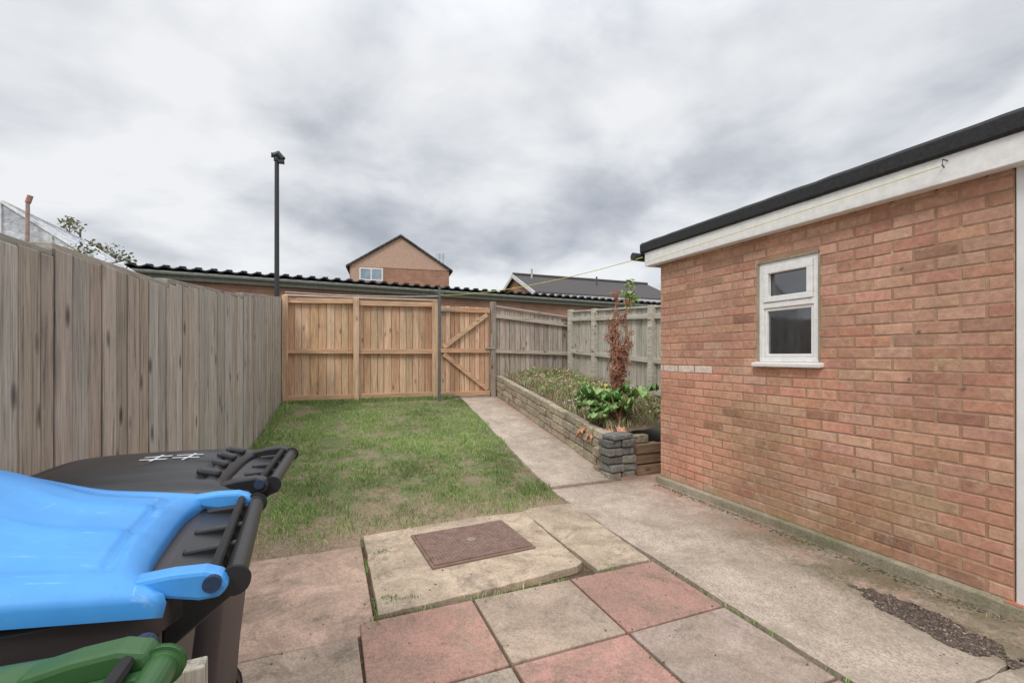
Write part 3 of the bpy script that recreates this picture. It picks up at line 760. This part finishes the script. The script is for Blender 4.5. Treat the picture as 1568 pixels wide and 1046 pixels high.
b=MB(); b.tube([T(0,-.2,6.80),T(0,10.7,6.80)],.10,8,(.09,.08,.08)); b.tube([T(.6,.9,6.3),T(.6,.9,7.1)],.07,8,(.5,.5,.5)); b.tube([T(1.2,5.5,6.2),T(1.2,5.5,6.8)],.06,8,(.1,.1,.1)); b.obj('ridge_and_vents',m_attr,E)

# neighbour's greenhouse with plastic sheet / netting
E=empty('greenhouse'); b=MB()
t=NT('plastic_sheet'); v=t.coord(); 
n=t.noise(v,3,5,.7,.6)
col=t.mix((.50,.53,.60),(.80,.81,.85),t.ramp(n,[(.4,0),(.6,1)])); t.link(t.ramp(n,[(.35,.45),(.6,.85)]),t.b.inputs['Alpha']); m_sheet=t.out(col,.4,t.bump(t.noise(v,4,5),.8,.08))
Y=9.0
A=[(-5.7,Y,2.85),(-4.42,Y,3.66),(-3.20,Y,2.80),(-5.7,Y+2.4,2.85),(-4.42,Y+2.4,3.66),(-3.20,Y+2.4,2.80)]
Bt=[(q[0],q[1],.6) for q in A]
b.add(A+[Bt[0],Bt[2],Bt[3],Bt[5]],[(0,1,4,3),(1,2,5,4),(6,7,2,1,0),(7,9,5,2),(6,0,3,8)]); b.obj('sheeting',m_sheet,E)
b=MB()
for p_,q_ in((A[0],A[1]),(A[1],A[2]),(A[3],A[4]),(A[4],A[5]),(A[1],A[4]),(A[2],A[5]),(A[0],A[3]),(A[2],Bt[2]),(A[0],Bt[0]),(A[5],Bt[5]),(Bt[1],A[1]),((-3.85,Y,.6),(-3.85,Y,3.2)),((-4.95,Y,3.05),(-3.7,Y,3.05))): b.beam(p_,q_,.045,.045,(.75,.75,.76),up=(0,.3,1))
b.obj('frame',m_attr,E)
b=MB(); b.tube([(-4.10,8.9,.6),(-4.07,8.9,3.65)],[.03,.025],8,(.42,.30,.26)); b.tube([(-4.07,8.9,3.65),(-4.04,8.9,3.76)],.035,8,(.45,.25,.2)); b.obj('wooden_pole',m_attr)

def tree(name,base,H,spread,nb,leafn,cols,lsize,lr=.18):
    E=empty(name); b=MB(); lf=MB(); base=Vector(base)
    b.tube([base,base+Vector((.05,0,H*.5)),base+Vector((0,.05,H*.9))],[H*.02,H*.014,H*.004],7,(.16,.13,.10))
    for i in range(nb):
        u=R(.3,.9); q=base+Vector((0,0,H*u)); a_=R(0,6.28); L_=spread*R(.5,1)*(1.2-u*.6)
        m=q+Vector((math.cos(a_)*L_*.5,math.sin(a_)*L_*.5,L_*.25)); e=q+Vector((math.cos(a_)*L_,math.sin(a_)*L_,L_*R(.3,.8)))
        b.tube([q,m,e],[H*.006,H*.004,H*.0015],5,(.16,.13,.10))
        for k in range(3):
            e2=m.lerp(e,R(.2,1))+Vector((R(-.3,.3),R(-.3,.3),R(0,.4)))*spread*.5
            b.tube([m.lerp(e,.3),e2],[H*.003,H*.001],4,(.16,.13,.10))
            leafcloud(lf,e2,(lr,lr,lr),leafn,lsize,cols)
        leafcloud(lf,e,(lr,lr,lr*.8),leafn,lsize,cols)
    b.obj('trunk',m_leaf,E); lf.obj('leaves',m_leaf,E)
tree('garden_tree',(-3.25,8.7,.6),2.45,.65,18,22,[(.15,.2,.08),(.22,.25,.1),(.10,.14,.06)],.025,.13)
tree('garden_tree.001',(-4.6,11.75,.7),3.6,.7,16,18,[(.15,.2,.08),(.22,.25,.1),(.36,.2,.15)],.03,.14)

# ------------------------------------------------------------ wheelie bins
def rrect(w,dp,r,n=5):
    pts=[]
    for cx_,cy_,a0 in((w/2-r,dp/2-r,0),(-w/2+r,dp/2-r,90),(-w/2+r,-dp/2+r,180),(w/2-r,-dp/2+r,270)):
        for i in range(n+1):
            a_=math.radians(a0+90*i/n); pts.append((cx_+r*math.cos(a_),cy_+r*math.sin(a_)))
    return pts
def loft(mb,rings,col=(1,1,1),capb=True,capt=False):
    vs=[];n=len(rings[0][0])
    for pts,cx_,z in rings: vs+=[(x+cx_,y,z) for x,y in pts]
    fs=[(i*n+k,i*n+(k+1)%n,(i+1)*n+(k+1)%n,(i+1)*n+k) for i in range(len(rings)-1) for k in range(n)]
    if capb: fs.append(tuple(reversed(range(n))))
    if capt: fs.append(tuple((len(rings)-1)*n+k for k in range(n)))
    mb.add(vs,fs,col)
def bin_(name,y,xb,bodym,lidm,dome=.05,tilt=0,rz=0,marks=False,z=.03,skew=0):
    E=empty(name,(xb,y,z)); E.rotation_euler=(0,0,math.radians(rz))
    D=.60; W_=.52; cx_=-.38
    b=MB()
    rg=[(rrect(D*.74,W_*.80,.05),cx_-.02,.05),(rrect(D*.78,W_*.83,.05),cx_-.015,.30),(rrect(D*.90,W_*.92,.05),cx_,.80),(rrect(D*.92,W_*.94,.05),cx_,.90),
        (rrect(D*.99,W_*1.0,.05),cx_,.915),(rrect(D*1.0,W_*1.01,.05),cx_,.965),(rrect(D*.96,W_*.97,.045),cx_,.972)]
    loft(b,rg,capt=True); b.obj('body',bodym,E,smooth=True,bevel=.006)
    b=MB(); xr=cx_+D/2
    b.add([(xr-.03,-W_*.44,.90),(xr-.03,W_*.44,.90),(xr+.055,W_*.40,.945),(xr+.055,-W_*.40,.945),(xr-.03,-W_*.44,.975),(xr-.03,W_*.44,.975),(xr+.055,W_*.40,.965),(xr+.055,-W_*.40,.965)],
          [(0,1,2,3),(4,7,6,5),(0,3,7,4),(1,5,6,2),(3,2,6,7)])
    for s_ in(-1,-.28,.28,1):
        yy=s_*W_*.40
        b.add([(xr-.02,yy-.011,.86),(xr-.02,yy+.011,.86),(xr+.10,yy+.011,.955),(xr+.10,yy-.011,.955),(xr-.02,yy-.011,.98),(xr-.02,yy+.011,.98),(xr+.10,yy+.011,.985),(xr+.10,yy-.011,.985)],
          [(0,1,2,3),(4,7,6,5),(0,3,7,4),(1,5,6,2),(3,2,6,7),(0,4,5,1)])
    hm=bodym if bodym!=m_bodypl else m_blackpl
    b.obj('hinge_shelf',hm,E,bevel=.005)
    b=MB(); b.tube([(xr+.088,-W_*.44,.975),(xr+.088,W_*.44,.975)],.0185,20)
    for s_ in(-1,1): b.tube([(xr+.088,s_*W_*.44,.975),(xr+.088,s_*W_*.455,.975)],.023,20)
    b.obj('handle',hm,E,bevel=.003)
    b=MB()
    for s_ in(-1,1): b.tube([(xr-.19,s_*.19,.10),(xr-.19,s_*.24,.10)],.10,20)
    b.tube([(xr-.19,-.22,.10),(xr-.19,.22,.10)],.012,8); b.obj('wheels',m_blackpl,E,bevel=.006)
    # lid
    b=MB(); nu,nv=36,28; vs=[]; LX0=cx_-D/2-.03; LX1=xr-.002; hw=W_/2+.022; zl=.985
    def sm(x): x=min(1,max(0,x)); return x*x*(3-2*x)
    def zf(u,v):
        au=abs(2*u-1); av=abs(2*v-1)
        cr=(max(0,1-au**3.0)**.75)*(max(0,1-av**3.2)**.75)
        if skew: cr*=1-skew*sm((u-.30)*2.6)
        rim=sm(min((1-au)*9,(1-av)*8))
        groove=sm(1-abs(min((1-au)*1.25,(1-av))-.26)/.06)
        rib=sm(1-abs(av-.28)/.10)*sm((u-.45)*5)*sm((.97-u)*9)*.012
        return .010*rim+dome*cr-.012*groove+rib
    def lp(u,v,dz=0):
        x=LX0+(LX1-LX0)*u; yy=-hw+2*hw*v; av=abs(2*v-1)
        cu=max(0,.14-u)/.14; yy*=1-.16*cu*cu
        x-= sm((u-.75)*4)*.055*(1-av**4)
        return [x,yy,zl+zf(u,v)+dz]
    for i in range(nu+1):
        for k in range(nv+1): vs.append(lp(i/nu,k/nv))
    n1=nv+1
    fs=[(i*n1+k,(i+1)*n1+k,(i+1)*n1+k+1,i*n1+k+1) for i in range(nu) for k in range(nv)]
    loop=[i*n1 for i in range(nu+1)]+[nu*n1+k for k in range(1,n1)]+[i*n1+nv for i in range(nu-1,-1,-1)]+[k for k in range(nv-1,0,-1)]
    o_=len(vs); c0=(LX0+LX1)/2
    for q in loop:
        x,yy,z=vs[q]; vs.append([x+(.006 if x>c0 else -.006),yy*1.012,z-.012])
    o2=len(vs)
    for q in loop:
        x,yy,z=vs[q]; vs.append([x+(.004 if x>c0 else -.004),yy*1.01,z-.035])
    m=len(loop)
    for i in range(m):
        q=(i+1)%m; fs.append((loop[i],o_+i,o_+q,loop[q])); fs.append((o_+i,o2+i,o2+q,o_+q))
    hx=xr+.055; hz=.993
    ct,stt=math.cos(math.radians(tilt)),math.sin(math.radians(tilt))
    def rt(p_): x,yy,z=p_; dx=x-hx; dz=z-hz; return (hx+dx*ct+dz*stt, yy, hz-dx*stt+dz*ct)
    b.add([rt(p_) for p_ in vs],fs)
    b.obj('lid',lidm,E,smooth=True)
    b=MB()
    for s_ in(-1,1):
        yc=s_*W_*.462; w2=.020
        prof=[(LX1-.05,zl-.012),(LX1-.05,zl+.010),(LX1,zl+.020),(hx-.01,zl+.024),(hx+.018,zl+.016),(hx+.03,zl-.004),(hx+.018,zl-.022),(hx-.01,zl-.026)]
        n_=len(prof); q=[rt((x,yc-w2,z)) for x,z in prof]+[rt((x,yc+w2,z)) for x,z in prof]
        b.add(q,[tuple(range(n_)),tuple(reversed(range(n_,2*n_)))]+[(i,n_+i,n_+(i+1)%n_,(i+1)%n_) for i in range(n_)])
    b.obj('lid_arms',lidm,E,bevel=.007)
    b=MB()
    for s_ in(-1,1): b.tube([(hx+.004,s_*(W_*.462+.018),hz-.004),(hx+.004,s_*(W_*.462+.028),hz-.004)],.014,14,(.02,.04,.09))
    b.tube([(hx,-W_*.45,hz),(hx,W_*.45,hz)],.009,8,(.02,.02,.02)); b.obj('hinge_pin',m_attr,E)
    if marks:
        b=MB()
        def mk(u0,v0,u1,v1):
            for q in range(3):
                a0,b0=u0+(u1-u0)*q/3,v0+(v1-v0)*q/3; a1,b1=u0+(u1-u0)*(q+1)/3,v0+(v1-v0)*(q+1)/3
                A_=Vector(rt(lp(a0,b0,.0035)));B_=Vector(rt(lp(a1,b1,.0035))); b.beam(A_,B_,.008,.002,(.62,.62,.62))
        for q in((.48,.49,.60,.48),(.62,.50,.74,.50),(.48,.56,.60,.57),(.54,.44,.55,.60),(.68,.44,.70,.6),(.62,.57,.74,.58)): mk(*q)
        b.obj('painted_number',m_attr,E)
        b=MB()
        for v_ in(.2,.4,.6,.8): 
            A_=Vector(rt(lp(.82,v_,.002)));B_=Vector(rt(lp(.98,v_,.012))); b.beam(A_,B_,.035,.025)
        b.obj('lid_ribs',lidm,E,bevel=.010)
    return E
bin_('wheelie_bin',1.80,-.15,m_bodypl,m_blackpl,.035,0,-3,marks=True)
bin_('wheelie_bin.001',1.16,-.17,m_bodypl,m_bluepl,.085,8.5,3,skew=.80)
bin_('wheelie_bin.002',.475,-.21,m_green,m_green,.02,0,-2,z=.03)
b=MB(); b.box((-.225,.845,.46),(.10,.03,.92),Matrix.Rotation(.06,3,'Z'),(.50,.46,.38)); b.obj('timber_offcut',m_woodL,bevel=.003)

# ------------------------------------------------------------ sky & light
Wd=bpy.data.worlds.new('World'); S.world=Wd; Wd.use_nodes=True; T_=Wd.node_tree; N_=T_.nodes; L_=T_.links
for n in list(N_): N_.remove(n)
out=N_.new('ShaderNodeOutputWorld'); 
sunaz=math.radians(225); sunel=math.radians(48)
sky=N_.new('ShaderNodeTexSky'); sky.sky_type='NISHITA'; sky.sun_disc=False; sky.sun_elevation=sunel; sky.sun_rotation=sunaz
bg1=N_.new('ShaderNodeBackground'); bg1.inputs[1].default_value=.10; L_.new(sky.outputs[0],bg1.inputs[0])
tc=N_.new('ShaderNodeTexCoord'); sp=N_.new('ShaderNodeSeparateXYZ'); L_.new(tc.outputs['Generated'],sp.inputs[0])
def mt(op,a,b=None,clamp=False):
    n=N_.new('ShaderNodeMath'); n.operation=op; n.use_clamp=clamp
    for i,q in enumerate((a,b)):
        if q is None: continue
        if isinstance(q,(int,float)): n.inputs[i].default_value=q
        else: L_.new(q,n.inputs[i])
    return n.outputs[0]
zz=mt('ADD',mt('MAXIMUM',sp.outputs[2],0.0),.22)
cb=N_.new('ShaderNodeCombineXYZ'); L_.new(mt('DIVIDE',sp.outputs[0],zz),cb.inputs[0]); L_.new(mt('DIVIDE',sp.outputs[1],zz),cb.inputs[1])
def wn(scale,detail,rough,off,dist=0):
    ad=N_.new('ShaderNodeVectorMath'); ad.operation='ADD'; L_.new(cb.outputs[0],ad.inputs[0]); ad.inputs[1].default_value=off
    n=N_.new('ShaderNodeTexNoise'); n.inputs['Scale'].default_value=scale; n.inputs['Detail'].default_value=detail; n.inputs['Roughness'].default_value=rough; n.inputs['Distortion'].default_value=dist
    L_.new(ad.outputs[0],n.inputs['Vector']); return n.outputs['Fac']
na=wn(1.2,6,.5,(5.1,2.7,0),.3); nb=wn(3.2,6,.55,(9,4,2),.3)
den=mt('ADD',mt('MULTIPLY',na,.74),mt('MULTIPLY',nb,.26))
rp=N_.new('ShaderNodeValToRGB'); e=rp.color_ramp.elements; L_.new(den,rp.inputs[0])
e[0].position=.34; e[0].color=(.43,.455,.51,1); e[1].position=.59; e[1].color=(.93,.94,.955,1)
q=e.new(.42); q.color=(.57,.595,.645,1); q=e.new(.50); q.color=(.77,.79,.825,1)
mr=N_.new('ShaderNodeMapRange'); mr.interpolation_type='SMOOTHSTEP'; L_.new(sp.outputs[2],mr.inputs[0]); mr.inputs[1].default_value=.5; mr.inputs[2].default_value=1; mr.inputs[3].default_value=1.0; mr.inputs[4].default_value=2.8
mh_=N_.new('ShaderNodeMapRange'); mh_.interpolation_type='SMOOTHSTEP'; L_.new(sp.outputs[2],mh_.inputs[0]); mh_.inputs[1].default_value=.0; mh_.inputs[2].default_value=.24; mh_.inputs[3].default_value=.6; mh_.inputs[4].default_value=0
hz_=N_.new('ShaderNodeMix'); hz_.data_type='RGBA'; L_.new(mh_.outputs[0],hz_.inputs[0]); L_.new(rp.outputs[0],hz_.inputs[6]); hz_.inputs[7].default_value=(.85,.87,.90,1)
bg2=N_.new('ShaderNodeBackground'); L_.new(hz_.outputs[2],bg2.inputs[0]); L_.new(mr.outputs[0],bg2.inputs[1])
mx=N_.new('ShaderNodeMixShader'); mx.inputs[0].default_value=.92; L_.new(bg1.outputs[0],mx.inputs[1]); L_.new(bg2.outputs[0],mx.inputs[2]); L_.new(mx.outputs[0],out.inputs[0])
sl=bpy.data.lights.new('sun','SUN'); sl.energy=1.5; sl.angle=math.radians(15); sl.color=(1,.95,.88)
so=bpy.data.objects.new('sun',sl); COL.objects.link(so)
dirv=Vector((-math.cos(sunel)*.707,-math.cos(sunel)*.707,math.sin(sunel)))
so.rotation_euler=dirv.to_track_quat('Z','Y').to_euler()
